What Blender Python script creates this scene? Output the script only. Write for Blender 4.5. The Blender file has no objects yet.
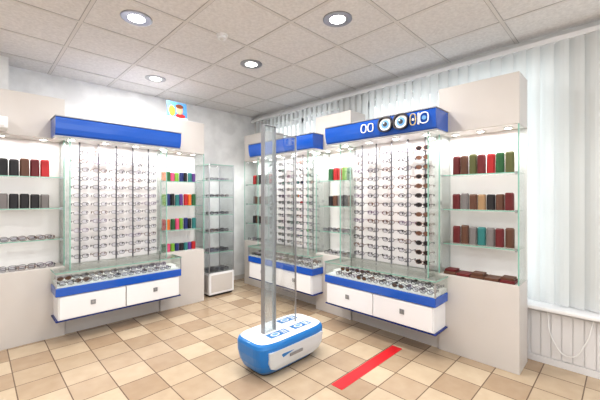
import bpy, bmesh, math, random
from mathutils import Vector
random.seed(7)
scene=bpy.context.scene
try:
    scene.view_settings.view_transform='Standard'
    scene.view_settings.exposure=0.08
except Exception: pass
for lk in ('Medium High Contrast','High Contrast'):
    try:
        scene.view_settings.look=lk; print('LOOK',lk); break
    except Exception as e: print('nolook',lk)

# ---------------- materials ----------------
def mat(name,col,rough=0.5,metal=0.0,emit=0.0,noise=0.0,nscale=8.0,bump=0.0,bscale=60.0,coat=0.0,p0=0.3,p1=0.7):
    m=bpy.data.materials.new(name); m.use_nodes=True
    nt=m.node_tree; b=nt.nodes['Principled BSDF']
    c=(col[0],col[1],col[2],1)
    b.inputs['Base Color'].default_value=c
    b.inputs['Roughness'].default_value=rough
    b.inputs['Metallic'].default_value=metal
    if coat: b.inputs['Coat Weight'].default_value=coat
    if emit:
        b.inputs['Emission Color'].default_value=c
        b.inputs['Emission Strength'].default_value=emit
    geo=nt.nodes.new('ShaderNodeNewGeometry')
    if noise:
        n=nt.nodes.new('ShaderNodeTexNoise'); n.inputs['Scale'].default_value=nscale; n.inputs['Detail'].default_value=6
        nt.links.new(geo.outputs['Position'],n.inputs['Vector'])
        r=nt.nodes.new('ShaderNodeValToRGB')
        r.color_ramp.elements[0].position=p0; r.color_ramp.elements[1].position=p1
        r.color_ramp.elements[0].color=tuple(x*(1-noise) for x in col)+(1,)
        r.color_ramp.elements[1].color=tuple(min(1,x*(1+noise*0.5)) for x in col)+(1,)
        nt.links.new(n.outputs['Fac'],r.inputs['Fac']); nt.links.new(r.outputs['Color'],b.inputs['Base Color'])
    if bump:
        n2=nt.nodes.new('ShaderNodeTexNoise'); n2.inputs['Scale'].default_value=bscale
        nt.links.new(geo.outputs['Position'],n2.inputs['Vector'])
        bp=nt.nodes.new('ShaderNodeBump'); bp.inputs['Strength'].default_value=bump; bp.inputs['Distance'].default_value=0.01
        nt.links.new(n2.outputs['Fac'],bp.inputs['Height']); nt.links.new(bp.outputs['Normal'],b.inputs['Normal'])
    return m
def s(r,g,b):
    f=lambda x:(x/255/12.92) if x/255<=0.04045 else ((x/255+0.055)/1.055)**2.4
    return (f(r),f(g),f(b))
def glassmat(name,tint=(0.97,0.99,0.98),refl=0.5):
    m=bpy.data.materials.new(name); m.use_nodes=True; nt=m.node_tree
    for n in list(nt.nodes): nt.nodes.remove(n)
    o=nt.nodes.new('ShaderNodeOutputMaterial'); mx=nt.nodes.new('ShaderNodeMixShader')
    t=nt.nodes.new('ShaderNodeBsdfTransparent'); t.inputs['Color'].default_value=(*tint,1)
    g=nt.nodes.new('ShaderNodeBsdfGlossy'); g.inputs['Roughness'].default_value=0.02
    f=nt.nodes.new('ShaderNodeFresnel'); f.inputs['IOR'].default_value=1.45
    mu=nt.nodes.new('ShaderNodeMath'); mu.operation='MULTIPLY'; mu.inputs[1].default_value=refl
    nt.links.new(f.outputs[0],mu.inputs[0]); nt.links.new(mu.outputs[0],mx.inputs[0])
    nt.links.new(t.outputs[0],mx.inputs[1]); nt.links.new(g.outputs[0],mx.inputs[2]); nt.links.new(mx.outputs[0],o.inputs[0])
    return m
M={}
M['beige']=mat('laminate_beige',s(205,200,196),0.4,noise=0.03,nscale=3)
M['white']=mat('white_laminate',s(234,234,236),0.35)
M['back']=mat('display_back_white',s(240,237,237),0.5)
M['blue']=mat('blue_gloss',s(28,88,182),0.22,coat=0.4)
M['blue2']=mat('blue_dark',s(18,45,120),0.25)
M['chrome']=mat('brushed_metal',s(180,180,184),0.3,metal=0.9)
M['rod']=mat('rod_steel',s(125,125,130),0.35,metal=0.7)
M['steel']=mat('grey_steel',s(150,152,156),0.4,metal=0.5)
M['gedge']=mat('glass_edge_green',s(135,182,168),0.2)
M['glass']=glassmat('clear_glass',refl=0.4)
M['acryl']=glassmat('acrylic',(0.97,0.98,0.98),0.35)
m=bpy.data.materials.new('smoked_acrylic'); m.use_nodes=True; nt=m.node_tree
bb=nt.nodes['Principled BSDF']; bb.inputs['Base Color'].default_value=(*s(185,192,195),1); bb.inputs['Roughness'].default_value=0.25
oo=nt.nodes['Material Output']; tt=nt.nodes.new('ShaderNodeBsdfTransparent'); tt.inputs['Color'].default_value=(0.93,0.96,0.97,1)
xx=nt.nodes.new('ShaderNodeMixShader'); xx.inputs[0].default_value=0.30
nt.links.new(tt.outputs[0],xx.inputs[1]); nt.links.new(bb.outputs[0],xx.inputs[2]); nt.links.new(xx.outputs[0],oo.inputs[0])
M['alu']=m
M['lamp']=mat('lamp_disc',(1,0.97,0.9),0.5,emit=10)
M['dark']=mat('dark_plinth',s(60,55,52),0.6)
M['fr_dark']=mat('frame_dark',s(45,40,45),0.3)
M['fr_grey']=mat('frame_grey',s(105,100,105),0.3,metal=0.3)
M['fr_brown']=mat('frame_brown',s(110,75,60),0.3)
M['fr_plum']=mat('frame_plum',s(120,95,125),0.3)
M['lensd']=mat('lens_dark',s(42,36,38),0.1)
M['lensb']=mat('lens_brown',s(105,75,62),0.1)
M['lensc']=glassmat('lens_clear',(0.82,0.82,0.87),1.0)
pal={'maroon':(105,36,40),'black':(36,34,38),'brown':(98,66,52),'olive':(98,100,62),'green':(45,95,58),'red':(175,40,44),
'teal':(50,118,118),'grey':(120,115,115),'orange':(215,112,50),'pink':(205,80,118),'lime':(118,165,60),'navy':(40,50,105),'purple':(100,65,135),'tan':(160,130,98),'cream':(215,205,190)}
for k,v in pal.items(): M['c_'+k]=mat('case_'+k,s(*v),0.5)

# ---------------- mesh builder ----------------
ident=lambda u,v,z:(u,v,z)
class MB:
    def __init__(self): self.v=[];self.f=[];self.m=[];self.mats=[]
    def mi(self,k):
        if k not in self.mats: self.mats.append(k)
        return self.mats.index(k)
    def add(self,vs,fs,k):
        o=len(self.v); self.v+=list(vs); i=self.mi(k)
        for f in fs: self.f.append([o+a for a in f]); self.m.append(i)
    def box(self,a,b,k):
        x0,y0,z0=a;x1,y1,z1=b
        self.add([(x0,y0,z0),(x1,y0,z0),(x1,y1,z0),(x0,y1,z0),(x0,y0,z1),(x1,y0,z1),(x1,y1,z1),(x0,y1,z1)],
          [(0,1,2,3),(4,5,6,7),(0,1,5,4),(1,2,6,5),(2,3,7,6),(3,0,4,7)],k)
    def prism(self,prof,a0,a1,axis,k):
        n=len(prof)
        def P(p,a):
            if axis=='u': return (a,p[0],p[1])
            if axis=='v': return (p[0],a,p[1])
            return (p[0],p[1],a)
        vs=[P(p,a0) for p in prof]+[P(p,a1) for p in prof]
        fs=[tuple(range(n)),tuple(range(n,2*n))]+[(i,(i+1)%n,n+(i+1)%n,n+i) for i in range(n)]
        self.add(vs,fs,k)
    def cyl(self,c,r,a0,a1,axis,k,n=12,ry=None):
        ry=ry or r
        self.prism([(c[0]+r*math.cos(2*math.pi*i/n),c[1]+ry*math.sin(2*math.pi*i/n)) for i in range(n)],a0,a1,axis,k)
    def ring(self,u,v,z,rx,rz,t,k,n=12,d=0.004):
        vs=[]
        for i in range(n):
            a=2*math.pi*i/n; ca,sa=math.cos(a),math.sin(a)
            ca2=math.copysign(abs(ca)**0.75,ca); sa2=math.copysign(abs(sa)**0.75,sa)
            for (rr,dv) in ((1,-d/2),(1,d/2),(0,d/2),(0,-d/2)):
                ax=rx+(t if rr else 0); az=rz+(t if rr else 0)
                vs.append((u+ax*ca2,v+dv,z+az*sa2))
        fs=[]
        for i in range(n):
            j=(i+1)%n
            for q in range(4):
                fs.append((4*i+q,4*i+(q+1)%4,4*j+(q+1)%4,4*j+q))
        self.add(vs,fs,k)
    def glasses(self,u,v,z,k='fr_grey',lens=None,sc=1.0,depth=0.11,n=12):
        rx,rz=0.025*sc,0.017*sc
        for sg in (-1,1):
            self.ring(u+sg*0.034*sc,v,z,rx,rz,0.0036,k,n)
            if lens:
                self.add([(u+sg*0.034*sc+rx*math.cos(2*math.pi*i/n),v,z+rz*math.sin(2*math.pi*i/n)) for i in range(n)],[tuple(range(n))],lens)
            x=u+sg*0.064*sc
            self.box((x-0.002,v-depth,z+0.004),(x+0.002,v,z+0.009),k)
            self.box((x-0.002,v-depth-0.02,z-0.012),(x+0.002,v-depth,z+0.009),k)
        self.box((u-0.008*sc,v-0.002,z+0.003),(u+0.008*sc,v+0.003,z+0.008),k)
    def case(self,u,v,z0,w,d,h,k):
        c=min(w,d)*0.25
        p=[(u-w/2+c,v-d/2),(u+w/2-c,v-d/2),(u+w/2,v-d/2+c),(u+w/2,v+d/2-c),(u+w/2-c,v+d/2),(u-w/2+c,v+d/2),(u-w/2,v+d/2-c),(u-w/2,v-d/2+c)]
        q=[(u+(a-u)*0.8,v+(b-v)*0.7) for a,b in p]
        vs=[(a,b,z0) for a,b in p]+[(a,b,z0+h*0.92) for a,b in p]+[(a,b,z0+h) for a,b in q]
        fs=[tuple(range(8)),tuple(range(16,24))]
        for L in (0,8):
            fs+=[(L+i,L+(i+1)%8,L+8+(i+1)%8,L+8+i) for i in range(8)]
        self.add(vs,fs,k)
        self.box((u-w/2-0.0006,v-d/2+c,z0+h*0.5),(u+w/2+0.0006,v+d/2-c,z0+h*0.515),'chrome')
    def build(self,name,T=ident,parent=None,bevel=0.0,smooth=False):
        me=bpy.data.meshes.new(name)
        me.from_pydata([T(*p) for p in self.v],[],self.f)
        for k in self.mats: me.materials.append(M[k])
        me.polygons.foreach_set('material_index',self.m)
        bm=bmesh.new(); bm.from_mesh(me); bmesh.ops.recalc_face_normals(bm,faces=bm.faces); bm.to_mesh(me); bm.free()
        if smooth:
            me.polygons.foreach_set('use_smooth',[True]*len(me.polygons))
        ob=bpy.data.objects.new(name,me); scene.collection.objects.link(ob)
        if parent: ob.parent=parent
        if bevel:
            b=ob.modifiers.new('bevel','BEVEL'); b.width=bevel; b.segments=2; b.limit_method='ANGLE'
        return ob
def empty(name,loc=(0,0,0)):
    e=bpy.data.objects.new(name,None); e.empty_display_size=0.1; scene.collection.objects.link(e); return e
def arealight(name,loc,size,power,col=(1,0.95,0.88),parent=None,rot=(0,0,0),sy=None,shape='DISK'):
    l=bpy.data.lights.new(name,'AREA'); l.shape=shape; l.size=size
    if sy: l.size_y=sy
    l.energy=power; l.color=col
    o=bpy.data.objects.new(name,l); o.location=loc; o.rotation_euler=rot; scene.collection.objects.link(o)
    if parent: o.parent=parent
    return o

# ---------------- room ----------------
H=2.81; XR=3.52; YL=4.67; XMIN=-2.6; YMIN=-2.6
def nn(nt,t,**kw):
    n=nt.nodes.new(t)
    for k,v in kw.items(): setattr(n,k,v)
    return n
def floor_material():
    m=bpy.data.materials.new('floor_tiles'); m.use_nodes=True; nt=m.node_tree; b=nt.nodes['Principled BSDF']; L=nt.links.new
    geo=nn(nt,'ShaderNodeNewGeometry'); sep=nn(nt,'ShaderNodeSeparateXYZ'); L(geo.outputs['Position'],sep.inputs[0])
    def mth(op,a,bv=None):
        n=nn(nt,'ShaderNodeMath',operation=op)
        for i,x in enumerate((a,bv)):
            if x is None: continue
            if isinstance(x,(int,float)): n.inputs[i].default_value=x
            else: L(x,n.inputs[i])
        return n.outputs[0]
    T=0.27
    fx=[];g=[]
    for ax in (0,1):
        d=mth('DIVIDE',mth('ADD',sep.outputs[ax],10.05),T)
        fl=mth('FLOOR',d); fr=mth('FRACT',d)
        e=mth('LESS_THAN',mth('MINIMUM',fr,mth('SUBTRACT',1.0,fr)),0.014)
        fx.append(fl); g.append(e)
    chk=mth('MODULO',mth('ADD',fx[0],fx[1]),2.0)
    cmb=nn(nt,'ShaderNodeCombineXYZ'); L(fx[0],cmb.inputs[0]); L(fx[1],cmb.inputs[1])
    wn=nn(nt,'ShaderNodeTexWhiteNoise'); L(cmb.outputs[0],wn.inputs['Vector'])
    noi=nn(nt,'ShaderNodeTexNoise'); noi.inputs['Scale'].default_value=9; noi.inputs['Detail'].default_value=5; L(geo.outputs['Position'],noi.inputs['Vector'])
    fac=mth('ADD',mth('MULTIPLY',chk,0.35),mth('ADD',mth('MULTIPLY',wn.outputs['Value'],0.45),mth('MULTIPLY',mth('SUBTRACT',noi.outputs['Fac'],0.5),0.5)))
    r=nn(nt,'ShaderNodeValToRGB'); r.color_ramp.elements[0].position=0.0; r.color_ramp.elements[1].position=0.9
    r.color_ramp.elements[0].color=(*s(166,143,119),1); r.color_ramp.elements[1].color=(*s(203,185,160),1)
    L(fac,r.inputs['Fac'])
    gr=mth('MAXIMUM',g[0],g[1])
    mx=nn(nt,'ShaderNodeMix',data_type='RGBA'); L(gr,mx.inputs['Factor']); L(r.outputs['Color'],mx.inputs['A']); mx.inputs['B'].default_value=(*s(112,94,78),1)
    L(mx.outputs['Result'],b.inputs['Base Color'])
    b.inputs['Roughness'].default_value=0.24
    bp=nn(nt,'ShaderNodeBump'); bp.inputs['Strength'].default_value=0.3; bp.inputs['Distance'].default_value=0.003
    L(mth('SUBTRACT',1.0,gr),bp.inputs['Height']); L(bp.outputs['Normal'],b.inputs['Normal'])
    return m
M['floor']=floor_material()
M['ceil']=mat('ceiling_panel',s(228,226,226),0.9,noise=0.10,nscale=45,bump=0.15,bscale=120)
M['wall']=mat('marbled_wallpaper',s(232,233,234),0.7,noise=0.08,nscale=5,p0=0.4,p1=0.6)
M['wallw']=mat('white_wall',s(225,225,224),0.7,noise=0.03)
M['brick']=mat('white_wainscot',s(222,221,222),0.6)
M['grid']=mat('ceiling_t_bar',s(218,215,213),0.5)
M['gap']=mat('panel_joint',s(172,169,169),0.6)

b=MB(); b.box((XMIN,YMIN,-0.1),(XR+0.2,YL+0.2,0),'floor'); b.build('floor')
b=MB(); b.box((XMIN,YMIN,H),(XR+0.2,YL+0.2,H+0.1),'ceil'); b.build('ceiling')
b=MB()
x=-2.4
while x<XR: b.box((x-0.012,YMIN,H-0.004),(x+0.012,YL,H),'grid'); b.box((x-0.016,YMIN,H-0.002),(x+0.016,YL,H),'gap'); x+=0.6
y=-2.3
while y<YL: b.box((XMIN,y-0.012,H-0.0045),(XR,y+0.012,H),'grid'); b.box((XMIN,y-0.016,H-0.0025),(XR,y+0.016,H),'gap'); y+=0.6
b.build('trim_1')
b=MB(); b.box((XMIN-0.15,YL,0),(XR+0.2,YL+0.15,H),'wall'); b.box((XMIN,4.40,0),(0.24,YL,H),'wall'); b.build('wall_left')
b=MB(); b.box((XMIN-0.15,YMIN-0.15,0),(XMIN,YL,H),'wallw'); b.build('wall_west')
b=MB(); b.box((XMIN,YMIN-0.15,0),(XR,YMIN,0.4),'wallw'); b.box((XMIN,YMIN-0.15,2.6),(XR,YMIN,H),'wallw')
b.box((XMIN,YMIN-0.15,0.4),(-2.2,YMIN,2.6),'wallw'); b.box((2.9,YMIN-0.15,0.4),(XR,YMIN,2.6),'wallw'); b.build('wall_back')
b=MB()  # added window frame; the unseen back wall is opened to let sky light in
for xx in (-2.2,-0.55,1.15,2.84): b.box((xx,YMIN-0.1,0.4),(xx+0.06,YMIN-0.04,2.6),'white')
b.box((-2.2,YMIN-0.1,0.4),(2.9,YMIN-0.04,0.46),'white'); b.box((-2.2,YMIN-0.1,2.54),(2.9,YMIN-0.04,2.6),'white'); b.build('window_4')
b=MB(); wins=[(-2.2,0.0),(0.35,2.35),(2.75,4.35)]
b.box((XR,YMIN-0.15,0),(XR+0.2,YL,0.48),'brick'); b.box((XR,YMIN-0.15,2.62),(XR+0.2,YL,H),'wallw')
ys=[YMIN-0.15]+[q for w in wins for q in w]+[YL]
for i in range(0,len(ys),2): b.box((XR,ys[i],0.48),(XR+0.2,ys[i+1],2.62),'wallw')
b.build('wall_right')
for i,(a,c) in enumerate(wins):
    b=MB()
    for yy in (a,(a+c)/2-0.03,c-0.06): b.box((XR+0.08,yy,0.48),(XR+0.14,yy+0.06,2.62),'white')
    b.box((XR+0.08,a,0.48),(XR+0.14,c,0.54),'white'); b.box((XR+0.08,a,2.56),(XR+0.14,c,2.62),'white')
    b.box((XR+0.10,a+0.06,0.54),(XR+0.106,c-0.06,2.56),'glass')
    b.build('window_%d'%(i+1))
b=MB(); b.box((XR-0.192,YMIN,0.455),(XR-0.001,1.0,0.485),'white'); b.build('trim_2',bevel=0.006)
b=MB(); b.box((XR-0.12,YMIN,0.0),(XR-0.0005,1.0,0.45),'brick')
q=-2.5
while q<0.98: b.box((XR-0.1285,q,0.06),(XR-0.12,q+0.062,0.43),'brick'); q+=0.07
b.box((XR-0.132,YMIN,0.0),(XR-0.12,1.0,0.055),'brick')
b.build('trim_3',bevel=0.001)
b=MB(); b.box((XMIN,YL-0.012,0),(XR,YL-0.0005,0.07),'beige'); b.build('baseboard_left')
# vertical blinds
m=bpy.data.materials.new('blind_fabric'); m.use_nodes=True; nt=m.node_tree
for n in list(nt.nodes): nt.nodes.remove(n)
o=nn(nt,'ShaderNodeOutputMaterial'); mx=nn(nt,'ShaderNodeMixShader'); d=nn(nt,'ShaderNodeBsdfDiffuse'); t=nn(nt,'ShaderNodeBsdfTranslucent')
d.inputs['Color'].default_value=(0.82,0.83,0.83,1); t.inputs['Color'].default_value=(0.88,0.91,0.92,1); mx.inputs[0].default_value=0.45
nt.links.new(d.outputs[0],mx.inputs[1]); nt.links.new(t.outputs[0],mx.inputs[2]); nt.links.new(mx.outputs[0],o.inputs[0])
M['blind']=m
par=empty('vertical_blinds')
b=MB(); XB=XR-0.065; y=YMIN+0.1; W=0.127
while y<YL-0.1:
    a=math.radians(63+random.uniform(-5,5)); dx=math.cos(a)*W/2; dy=math.sin(a)*W/2
    vs=[]
    for t_ in (-1,-0.5,0,0.5,1):
        off=0.010*(1-t_*t_)
        vs.append((XB-dx*t_-off*math.sin(a),y-dy*t_+off*math.cos(a)))
    V=[(p[0],p[1],0.50) for p in vs]+[(p[0],p[1],2.70) for p in vs]
    b.add(V,[(i,i+1,6+i,5+i) for i in range(4)],'blind')
    b.box((XB-0.004,y-0.004,2.695),(XB+0.004,y+0.004,2.705),'white'); y+=0.096
b.build('slats',parent=par)
b=MB(); b.box((XB-0.025,YMIN,2.70),(XB+0.03,YL-0.02,2.74),'white')
b.build('head_rail',parent=par)

# ---------------- display units ----------------
def TL(u,v,z): return (u,4.02-v,z)
def TR(u,v,z): return (3.02-v,u,z)
def TF(u,v,z): return (3.10-v,u,z)
FR=['fr_dark','fr_grey','fr_grey','fr_brown','fr_plum','fr_grey','fr_dark']
BK=-0.295
def center_unit(T,u0,u1,c0,c1,suncol=()):
    P=empty('eyewear_display_unit')
    b=MB(); b.box((c0,BK,0.0),(c1,-0.02,0.70),'beige'); b.box((c0,BK,0.70),(c1,-0.09,2.15),'back'); b.build('carcass',T,P)
    b=MB(); b.box((u0+0.02,0.001,0.225),(u1-0.02,0.255,0.46),'white'); b.build('drawer_box',T,P,0.006)
    b=MB(); mid=(u0+u1)/2
    b.box((u0+0.03,0.255,0.24),(mid-0.004,0.272,0.452),'white'); b.box((mid+0.004,0.255,0.24),(u1-0.03,0.272,0.452),'white')
    b.build('drawer_fronts',T,P,0.003)
    b=MB()
    for q in ((u0+mid)/2,(mid+u1)/2):
        b.box((q-0.022,0.272,0.335),(q+0.022,0.277,0.379),'steel'); b.cyl((q,0.357),0.010,0.277,0.281,'v','chrome')
    b.box((mid-0.004,0.25,0.24),(mid+0.004,0.256,0.452),'dark')
    b.build('locks',T,P)
    b=MB(); b.box((u0,0.001,0.46),(u1,0.275,0.54),'blue'); b.box((u0,0.001,0.219),(u1,0.266,0.232),'blue2'); b.build('blue_band',T,P,0.006)
    b=MB(); b.box((u0+0.01,0.001,0.541),(u1-0.01,0.262,0.553),'white')
    b.prism([(0.001,0.553),(0.14,0.553),(0.14,0.575),(0.001,0.575)],u0+0.01,u1-0.01,'u','back'); b.build('showcase_tray',T,P)
    b=MB(); b.box((u0+0.002,0.264,0.541),(u1-0.002,0.270,0.676),'glass'); b.box((u0+0.002,0.001,0.541),(u0+0.008,0.264,0.676),'glass'); b.box((u1-0.008,0.001,0.541),(u1-0.002,0.264,0.676),'glass')
    b.box((u0,0.001,0.677),(u1,0.274,0.685),'glass'); b.build('showcase_glass',T,P)
    b=MB(); b.box((u0,0.274,0.677),(u1,0.277,0.685),'gedge'); b.box((u0-0.002,0.001,0.677),(u0,0.277,0.685),'gedge'); b.box((u1,0.001,0.677),(u1+0.002,0.277,0.685),'gedge')
    b.box((u0,0.264,0.541),(u0+0.01,0.274,0.677),'chrome'); b.box((u1-0.01,0.264,0.541),(u1,0.274,0.677),'chrome')
    b.build('showcase_edges',T,P)
    b=MB()
    for r,(vv,zz) in enumerate(((0.25,0.577),(0.205,0.577),(0.13,0.60),(0.085,0.60))):
        q=u0+0.09
        while q<u1-0.08:
            k=random.choice(FR); b.glasses(q,vv,zz,k,'lensc' if random.random()<.85 else 'lensb',0.95,0.05,8); q+=0.13+random.uniform(0,0.01)
    b.build('showcase_eyeglasses',T,P)
    b=MB()
    for q in (c0,c1-0.008): b.box((q,-0.088,0.686),(q+0.008,0.20,1.973),'glass')
    b.box((c0+0.01,-0.088,0.70),(c1-0.01,0.10,0.708),'glass')
    b.build('side_glass',T,P)
    b=MB()
    for q in (c0,c1-0.008):
        b.box((q-0.001,0.20,0.686),(q+0.009,0.205,1.973),'gedge')
        for zz in (0.75,1.33,1.9): b.box((q,-0.088,zz),(q+0.008,-0.06,zz+0.03),'chrome')
    b.build('side_glass_edges',T,P)
    b=MB(); n=5; w=(c1-c0-0.08)
    us=[c0+0.04+w*(i+0.5)/n for i in range(n)]
    for q in us:
        b.cyl((q,-0.03),0.008,0.71,1.973,'z','rod',10)
        for i in range(13): b.box((q-0.012,-0.03,0.758+i*0.09),(q+0.012,0.02,0.765+i*0.09),'rod')
    b.build('frame_rods',T,P)
    b=MB()
    for ci,q in enumerate(us):
        for i in range(13):
            z=0.785+i*0.09
            if ci in suncol: b.glasses(q,0.035,z,random.choice(['fr_dark','fr_brown']),random.choice(['lensd','lensb']),1.1,0.08)
            else: b.glasses(q+random.uniform(-.004,.004),0.03,z,random.choice(FR),'lensc',1.05,0.07)
    b.build('hanging_eyeglasses',T,P)
    prof=[(0.001,1.985),(0.235,1.985),(0.25,2.0),(0.262,2.05),(0.268,2.10),(0.27,2.15),(0.262,2.158),(0.001,2.158)]
    b=MB(); b.prism(prof,u0,u1,'u','blue'); b.box((c0,-0.09,1.985),(c1,0.001,2.158),'blue'); b.build('canopy_sign',T,P)
    b=MB(); b.box((u0-0.004,0.001,2.159),(u1+0.004,0.274,2.168),'steel'); b.box((u0+0.01,0.001,1.974),(u1-0.01,0.232,1.984),'white'); b.box((c0,-0.09,1.974),(c1,0.001,1.984),'white'); b.box((u0-0.003,0.2325,1.970),(u1+0.003,0.245,1.984),'steel')
    b.build('canopy_soffit',T,P)
    b=MB(); k=4
    for i in range(k):
        q=u0+(u1-u0)*(i+0.5)/k
        b.cyl((q,0.10),0.038,1.968,1.974,'z','chrome',16); b.cyl((q,0.10),0.028,1.965,1.968,'z','lamp',16)
        p=T(q,0.10,1.957); arealight('canopy_spot',p,0.06,2.0,(1,0.98,0.96),P)
    b.build('canopy_downlights',T,P)
    return P
def shelf_cab(T,a,b_,rows,top=2.39):
    P=empty('shelf_cabinet')
    b=MB(); b.box((a,BK,0.0),(b_,0.0,0.70),'beige'); b.build('base_panel',T,P,0.003)
    b=MB(); b.box((a,BK,1.98),(b_,0.0,top),'beige'); b.build('header_panel',T,P,0.003)
    b=MB(); b.box((a,BK,0.70),(b_,BK+0.02,1.98),'back'); b.build('back_panel',T,P)
    b=MB()
    zs=(0.98,1.29,1.60)
    y0=BK+0.022
    for z in zs: b.box((a+0.012,y0,z-0.008),(b_-0.012,-0.02,z),'glass')
    b.box((a+0.002,y0,0.701),(a+0.010,-0.003,1.979),'glass'); b.box((b_-0.010,y0,0.701),(b_-0.002,-0.003,1.979),'glass')
    b.build('glass_shelves',T,P)
    b=MB()
    for z in zs: b.box((a+0.012,-0.02,z-0.008),(b_-0.012,-0.017,z),'gedge')
    b.box((a+0.001,-0.003,0.70),(a+0.011,0,1.98),'gedge'); b.box((b_-0.011,-0.003,0.70),(b_-0.001,0,1.98),'gedge')
    for z in zs:
        for q in (a+0.02,b_-0.035): b.box((q,-0.04,z-0.02),(q+0.015,-0.016,z+0.006),'chrome')
    b.build('shelf_edges_and_clips',T,P)
    b=MB(); n=3
    for i in range(n):
        q=a+(b_-a)*(i+0.5)/n
        b.cyl((q,-0.13),0.034,1.974,1.98,'z','chrome',16); b.cyl((q,-0.13),0.024,1.971,1.974,'z','lamp',16)
        arealight('cabinet_spot',T(q,-0.13,1.965),0.05,1.0,(1,0.98,0.96),P)
    b.build('header_downlights',T,P)
    for z,row in zip((0.70,)+zs,rows):
        if not row: continue
        kind,cols,h,w=row
        b=MB()
        if kind=='case':
            q=a+0.06+w/2; i=0
            while q<b_-0.05-w/2:
                if cols[i%len(cols)]: b.case(q,-0.12+random.uniform(-.01,.01),z,w,0.045,h*random.uniform(.94,1.04),'c_'+cols[i%len(cols)])
                q+=w+0.008; i+=1
        elif kind=='gl':
            q=a+0.10
            while q<b_-0.08:
                for vv in (-0.05,-0.14): b.glasses(q+random.uniform(-.01,.01),vv,z+0.02,random.choice(FR),'lensc',1.05,0.06)
                q+=0.14
        elif kind=='flat':
            q=a+0.09; i=0
            while q<b_-0.06:
                c='c_'+cols[i%len(cols)]
                b.box((q-0.055,-0.16,z+0.001),(q+0.05,-0.012,z+0.024),c)
                if i%2==0: b.box((q-0.045,-0.14,z+0.024),(q+0.045,-0.03,z+0.044),'c_'+cols[(i+2)%len(cols)])
                q+=0.112; i+=1
        b.build('goods_row',T,P,0.002 if kind=='flat' else 0)
    return P
# left wall run
center_unit(TL,0.53,1.743,0.65,1.60)
dk=['maroon','red','black','maroon','black','black','black','brown']
shelf_cab(TL,-0.30,0.645,[('gl',0,0,0),('gl',0,0,0),('case',['black','grey','black','black'],0.14,0.07),('case',dk,0.17,0.07)])
mc=['red','orange','green','pink','lime','navy','black','teal','purple']
shelf_cab(TL,1.605,2.19,[('case',mc[2:]+mc[:2],0.10,0.05),('case',mc,0.14,0.05),('case',mc[4:]+mc[:4],0.15,0.05),('case',mc[1:],0.12,0.05)])
# right wall main run
MAIN=center_unit(TR,1.13,2.357,1.22,2.20,(0,))
shelf_cab(TR,0.585,1.215,[('flat',['maroon','brown','brown','maroon','brown','tan'],0,0),('case',['brown','maroon','grey','teal','grey','brown','maroon','maroon'],0.16,0.062),
  ('case',['maroon','brown','black','tan','brown','grey','maroon'],0.14,0.062),('case',['olive','green','red','maroon','olive','brown','maroon','brown'],0.18,0.062)])
shelf_cab(TR,2.205,2.74,[('gl',0,0,0),('gl',0,0,0),('case',['brown','black','grey'],0.13,0.065),('case',['green','lime','red','red'],0.16,0.065)])
# far run
center_unit(TF,2.62,3.90,2.755,3.76)
shelf_cab(TF,3.765,4.38,[('gl',0,0,0),('case',['black','brown'],0.12,0.06),('case',['grey','brown'],0.12,0.06),('case',['red','black','brown'],0.15,0.06)])

# sign graphics: pair of eyes wearing spectacles + smaller spectacle outlines
def TS(u,v,z): return (2.752-v,u,z)
M['lb']=mat('iris_blue',s(110,165,215),0.3); M['pw']=mat('logo_white',s(238,238,238),0.4); M['gold']=mat('logo_gold',s(190,170,120),0.3)
b=MB(); zc=2.085
for q in (1.44,1.60):
    b.ring(q,0.02,zc,0.062,0.060,0.012,'fr_dark',24,0.024); b.cyl((q,zc),0.062,0.0,0.016,'v','pw',24,0.058)
    b.cyl((q,zc),0.040,0.016,0.020,'v','lb',20); b.cyl((q,zc),0.022,0.020,0.024,'v','fr_dark',16); b.cyl((q+0.01,zc+0.012),0.007,0.024,0.026,'v','pw',10)
b.box((1.505,0.01,zc+0.005),(1.535,0.030,zc+0.02),'fr_dark')
b.build('eye_glasses_emblem',TS,MAIN)
b=MB()
for q in (1.76,1.84): b.ring(q,0.016,zc-0.005,0.026,0.036,0.007,'pw',18,0.012)
b.box((1.79,0.010,zc),(1.81,0.02,zc+0.008),'pw')
b.ring(1.325,0.016,zc,0.022,0.045,0.008,'gold',18,0.012); b.cyl((1.325,zc),0.010,0.0,0.02,'v','pw',12)
b.ring(1.225,0.016,zc,0.034,0.042,0.008,'pw',20,0.012); b.cyl((1.225,zc),0.018,0.0,0.02,'v','lb',14)
b.box((1.27,0.0,zc-0.05),(1.282,0.018,zc+0.05),'pw')
b.build('sign_glyphs',TS,MAIN)

# glass tower vitrine
P=empty('glass_tower_vitrine'); cx,cy,hs=2.50,4.28,0.20
b=MB(); b.box((cx-hs,cy-hs,0.03),(cx+hs,cy+hs,0.33),'white'); b.box((cx-hs+.02,cy-hs+.02,0),(cx+hs-.02,cy+hs-.02,0.03),'dark')
b.box((cx-hs-0.004,cy-hs+0.03,0.06),(cx-hs,cy+hs-0.03,0.30),'beige'); b.box((cx-hs+0.03,cy-hs-0.004,0.06),(cx+hs-0.03,cy-hs,0.30),'beige'); b.build('base',parent=P,bevel=0.004)
b=MB()
for z in (0.34,0.62,0.90,1.15,1.40,1.64,1.86): b.box((cx-hs+.01,cy-hs+.01,z-0.007),(cx+hs-.01,cy+hs-.01,z),'acryl')
b.box((cx-hs,cy-hs,0.333),(cx-hs+.005,cy+hs,1.86),'acryl'); b.box((cx-hs,cy-hs,0.333),(cx+hs,cy-hs+.005,1.86),'acryl'); b.box((cx+hs-.005,cy-hs,0.333),(cx+hs,cy+hs,1.86),'acryl'); b.build('glass',parent=P)
b=MB()
for sx in (-1,1):
    for sy in (-1,1): b.cyl((cx+sx*(hs-0.003),cy+sy*(hs-0.003)),0.008,0.33,1.87,'z','chrome',8)
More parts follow.
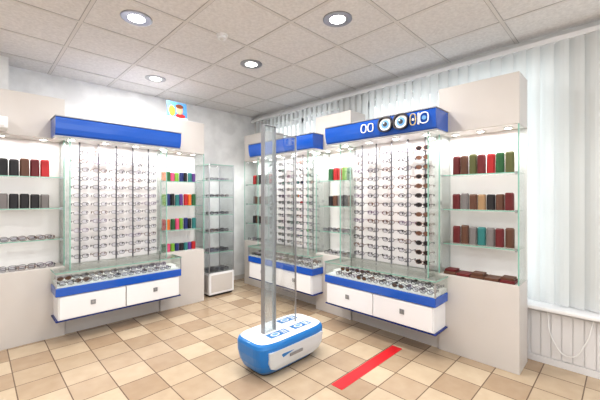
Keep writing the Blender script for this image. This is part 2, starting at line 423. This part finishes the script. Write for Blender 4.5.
for z in (0.62,0.90,1.15,1.40,1.64,1.86):
    b.box((cx-hs,cy-hs-0.001,z-0.008),(cx+hs,cy-hs+0.003,z),'gedge'); b.box((cx-hs-0.001,cy-hs,z-0.008),(cx-hs+0.003,cy+hs,z),'gedge')
b.build('posts_and_edges',parent=P)
b=MB()
for z in (0.34,0.62,0.90,1.15,1.40,1.64):
    for q in (-0.09,0.08):
        for w in (0.02,0.14): b.glasses(q,w,z+0.02,random.choice(FR),'lensc',1.05,0.08)
b.build('vitrine_eyeglasses',lambda u,v,z:(cx+u,cy-v,z),P)
arealight('vitrine_lamp',(cx,cy,1.852),0.08,2.0,(1,0.98,0.96),P)

# ---------------- anti-theft gate ----------------
P=empty('anti_theft_gate'); gx,gy=1.87,2.09
M['gblue']=mat('gate_blue',s(25,118,190),0.3,coat=0.3); M['ggrey']=mat('gate_panel_grey',s(208,212,216),0.35)
def rr(hx,hy,n=48,e=0.42):
    out=[]
    for i in range(n):
        a=2*math.pi*i/n; c,sn=math.cos(a),math.sin(a)
        out.append((hx*math.copysign(abs(c)**e,c),hy*math.copysign(abs(sn)**e,sn)))
    return out
SX=1.12;SY=1.2
lev=[(0,0.255,0.10,'dark'),(0.015,0.265,0.11,'gblue'),(0.05,0.30,0.136,'gblue'),(0.10,0.32,0.154,'gblue'),(0.17,0.333,0.166,'gblue'),(0.24,0.335,0.168,'gblue'),(0.262,0.328,0.162,'gblue'),(0.275,0.315,0.152,'pw'),(0.285,0.295,0.136,'pw')]
lev=[(z,a*SX,c*SY,k) for z,a,c,k in lev]
b=MB(); n=48
for i in range(len(lev)-1):
    A=rr(lev[i][1],lev[i][2]);B=rr(lev[i+1][1],lev[i+1][2])
    b.add([(p[0],p[1],lev[i][0]) for p in A]+[(p[0],p[1],lev[i+1][0]) for p in B],[(k,(k+1)%n,n+(k+1)%n,n+k) for k in range(n)],lev[i][3])
A=rr(lev[-1][1],lev[-1][2]); b.add([(p[0],p[1],lev[-1][0]) for p in A],[tuple(range(n))],'pw')
A=rr(lev[0][1],lev[0][2]); b.add([(p[0],p[1],0) for p in A],[tuple(range(n))],'dark')
TG=lambda u,v,z:(gx+u,gy+v,z)
b.build('base_shell',TG,P)
b=MB()
for sg in (-1,1):
    vs=[]
    for (x_,z_) in [(-0.21,0.05),(0.21,0.05),(0.27,0.08),(0.295,0.13),(0.30,0.215),(-0.30,0.215),(-0.295,0.13),(-0.27,0.08)]:
        hy=0
        for i in range(len(lev)-1):
            if lev[i][0]<=z_<=lev[i+1][0]:
                f=(z_-lev[i][0])/(lev[i+1][0]-lev[i][0]); hy=lev[i][2]+f*(lev[i+1][2]-lev[i][2])
        vs.append((x_,sg*(hy+0.004),z_))
    vs2=[(p[0],p[1]-sg*0.03,p[2]) for p in vs]
    b.add(vs+vs2,[tuple(range(8)),tuple(range(8,16))]+[(i,(i+1)%8,8+(i+1)%8,8+i) for i in range(8)],'ggrey')
    b.box((-0.09,sg*0.201-0.004,0.13),(0.05,sg*0.201+0.004,0.15),'steel')
b.build('side_panels',TG,P)
b=MB(); zt=0.285
for x_,y_ in ((-0.12,-0.085),(0.14,-0.085),(0.14,0.085)):
    b.box((x_-0.10,y_-0.04,zt),(x_+0.10,y_+0.04,zt+0.0015),'gblue')
    b.cyl((x_-0.03,y_),0.045,zt+0.0015,zt+0.0025,'z','pw',20,0.028); b.cyl((x_-0.03,y_),0.03,zt+0.0025,zt+0.0035,'z','lb',16,0.018)
    for k in range(3): b.box((x_+0.035,y_-0.028+k*0.021,zt+0.0015),(x_+0.085,y_-0.018+k*0.021,zt+0.0025),'pw')
b.build('top_labels',TG,P)
b=MB(); b.box((-0.205,-0.02,0.285),(-0.09,0.02,1.985),'alu'); b.build('antenna_pillar',TG,P,0.010)
b=MB(); b.box((-0.212,-0.022,0.285),(-0.204,0.022,1.985),'steel'); b.box((-0.091,-0.022,0.285),(-0.085,0.022,1.985),'steel'); b.box((-0.212,-0.022,1.985),(-0.085,0.022,1.991),'steel'); b.build('pillar_frame',TG,P,0.002)
b=MB(); b.box((-0.085,-0.004,0.285),(0.16,0.004,1.93),'acryl'); b.build('acrylic_panel',TG,P)
b=MB(); b.box((0.16,-0.007,0.285),(0.168,0.007,1.93),'chrome'); b.box((-0.085,-0.007,1.93),(0.168,0.007,1.938),'chrome'); b.build('acrylic_edge',TG,P)
M['redt']=mat('red_tape',s(210,42,50),0.4)
b=MB(); b.box((1.88,1.45,0.0005),(2.78,1.55,0.003),'redt'); b.build('red_floor_tape')

# ---------------- ceiling lights etc ----------------
pts=[(2.03,1.61),(0.9,2.72),(2.07,2.80),(1.52,3.95),(0.9,0.4),(-0.9,1.6),(2.1,-0.8),(-0.3,-0.8),(-0.9,3.4),(-1.5,-1.4)]  # first four are in view; the rest are added out of view for even light
for (x_,y_) in pts:
    P=empty('recessed_downlight')
    b=MB(); T=lambda u,v,z,x_=x_,y_=y_:(x_+u,y_+v,H+z)
    nn_=28
    prof=[(0.062,-0.006),(0.105,-0.008),(0.115,-0.0065),(0.115,-0.0005),(0.062,-0.0005)]
    vs=[];fs=[]
    for i in range(nn_):
        a=2*math.pi*i/nn_
        for r,z in prof: vs.append((r*math.cos(a),r*math.sin(a),z))
    k=len(prof)
    for i in range(nn_):
        for q in range(k): fs.append((i*k+q,i*k+(q+1)%k,((i+1)%nn_)*k+(q+1)%k,((i+1)%nn_)*k+q))
    b.add(vs,fs,'chrome'); b.build('trim_ring',T,P)
    b=MB(); b.cyl((0,0),0.062,-0.0065,-0.0005,'z','lamp',24); b.build('bulb_disc',T,P)
    arealight('lamp',(x_,y_,H-0.012),0.12,15,(1,0.975,0.945),P)
b=MB()
b.cyl((0,0),0.05,-0.012,-0.0005,'z','white',20); b.cyl((0,0),0.038,-0.035,-0.012,'z','white',20); b.cyl((0,0),0.015,-0.042,-0.035,'z','grid',12)
D=1.41*325/162; R=-78/325*D
sx,sy=(D+R)/1.41421,(D-R)/1.41421
b.build('smoke_detector',lambda u,v,z:(sx+u,sy+v,H+z))
b=MB(); prof=[(4.02-0.001,2.0),(4.02-0.001,2.115),(3.88,2.115),(3.845,2.10),(3.83,2.06),(3.84,2.01),(3.87,1.995)]
b.prism(prof,-0.45,0.205,'u','white'); b.box((-0.42,3.832,2.02),(0.18,3.845,2.028),'grid'); b.build('air_conditioner')
# photo card standing on the cabinet
P=empty('photo_card')
M['ph1']=mat('photo_sky',s(90,150,205),0.4,noise=0.3,nscale=14); M['skin']=mat('photo_skin',s(215,160,130),0.5); M['hair']=mat('photo_hair',s(110,62,38),0.5); M['yel']=mat('photo_yellow',s(210,150,60),0.5)
T=lambda u,v,z:(1.84+u,4.06+v+z*0.12,2.391+z)
b=MB(); b.box((-0.13,0,0),(0.13,0.004,0.23),'ph1'); b.box((-0.13,-0.001,0),(0.13,0,0.035),'pw')
b.cyl((0.03,0.13),0.045,-0.004,0,'v','skin',18,0.058); b.cyl((0.03,0.178),0.052,-0.0045,0,'v','hair',16,0.028); b.cyl((-0.07,0.11),0.042,-0.003,0,'v','yel',16,0.07); b.cyl((0.04,0.055),0.065,-0.002,0,'v','c_red',16,0.028)
b.box((-0.02,0.004,0),(0.02,0.06,0.006),'pw'); b.build('card',T,P)
c=bpy.data.curves.new('cable','CURVE'); c.dimensions='3D'; c.bevel_depth=0.004
sp=c.splines.new('BEZIER'); ptsc=[(3.38,0.46,0.45),(3.37,0.42,0.22),(3.36,0.32,0.12),(3.36,0.22,0.25),(3.37,0.17,0.45)]
sp.bezier_points.add(len(ptsc)-1)
for bp_,p in zip(sp.bezier_points,ptsc): bp_.co=p; bp_.handle_left_type='AUTO'; bp_.handle_right_type='AUTO'
M['wire']=mat('white_cable',s(235,235,235),0.5); c.materials.append(M['wire'])
o=bpy.data.objects.new('power_cable',c); scene.collection.objects.link(o)

# ---------------- world ----------------
w=bpy.data.worlds.new('sky'); scene.world=w; w.use_nodes=True
bg=w.node_tree.nodes['Background']; bg.inputs['Color'].default_value=(0.95,0.975,1,1); bg.inputs['Strength'].default_value=1.9

cam=bpy.data.cameras.new('camera'); co=bpy.data.objects.new('camera',cam); scene.collection.objects.link(co)
co.location=(0,0,1.4); co.rotation_euler=(math.pi/2,0,-math.pi/4); cam.sensor_width=36; cam.lens=19.5; cam.shift_y=-0.005; cam.clip_start=0.05
scene.camera=co
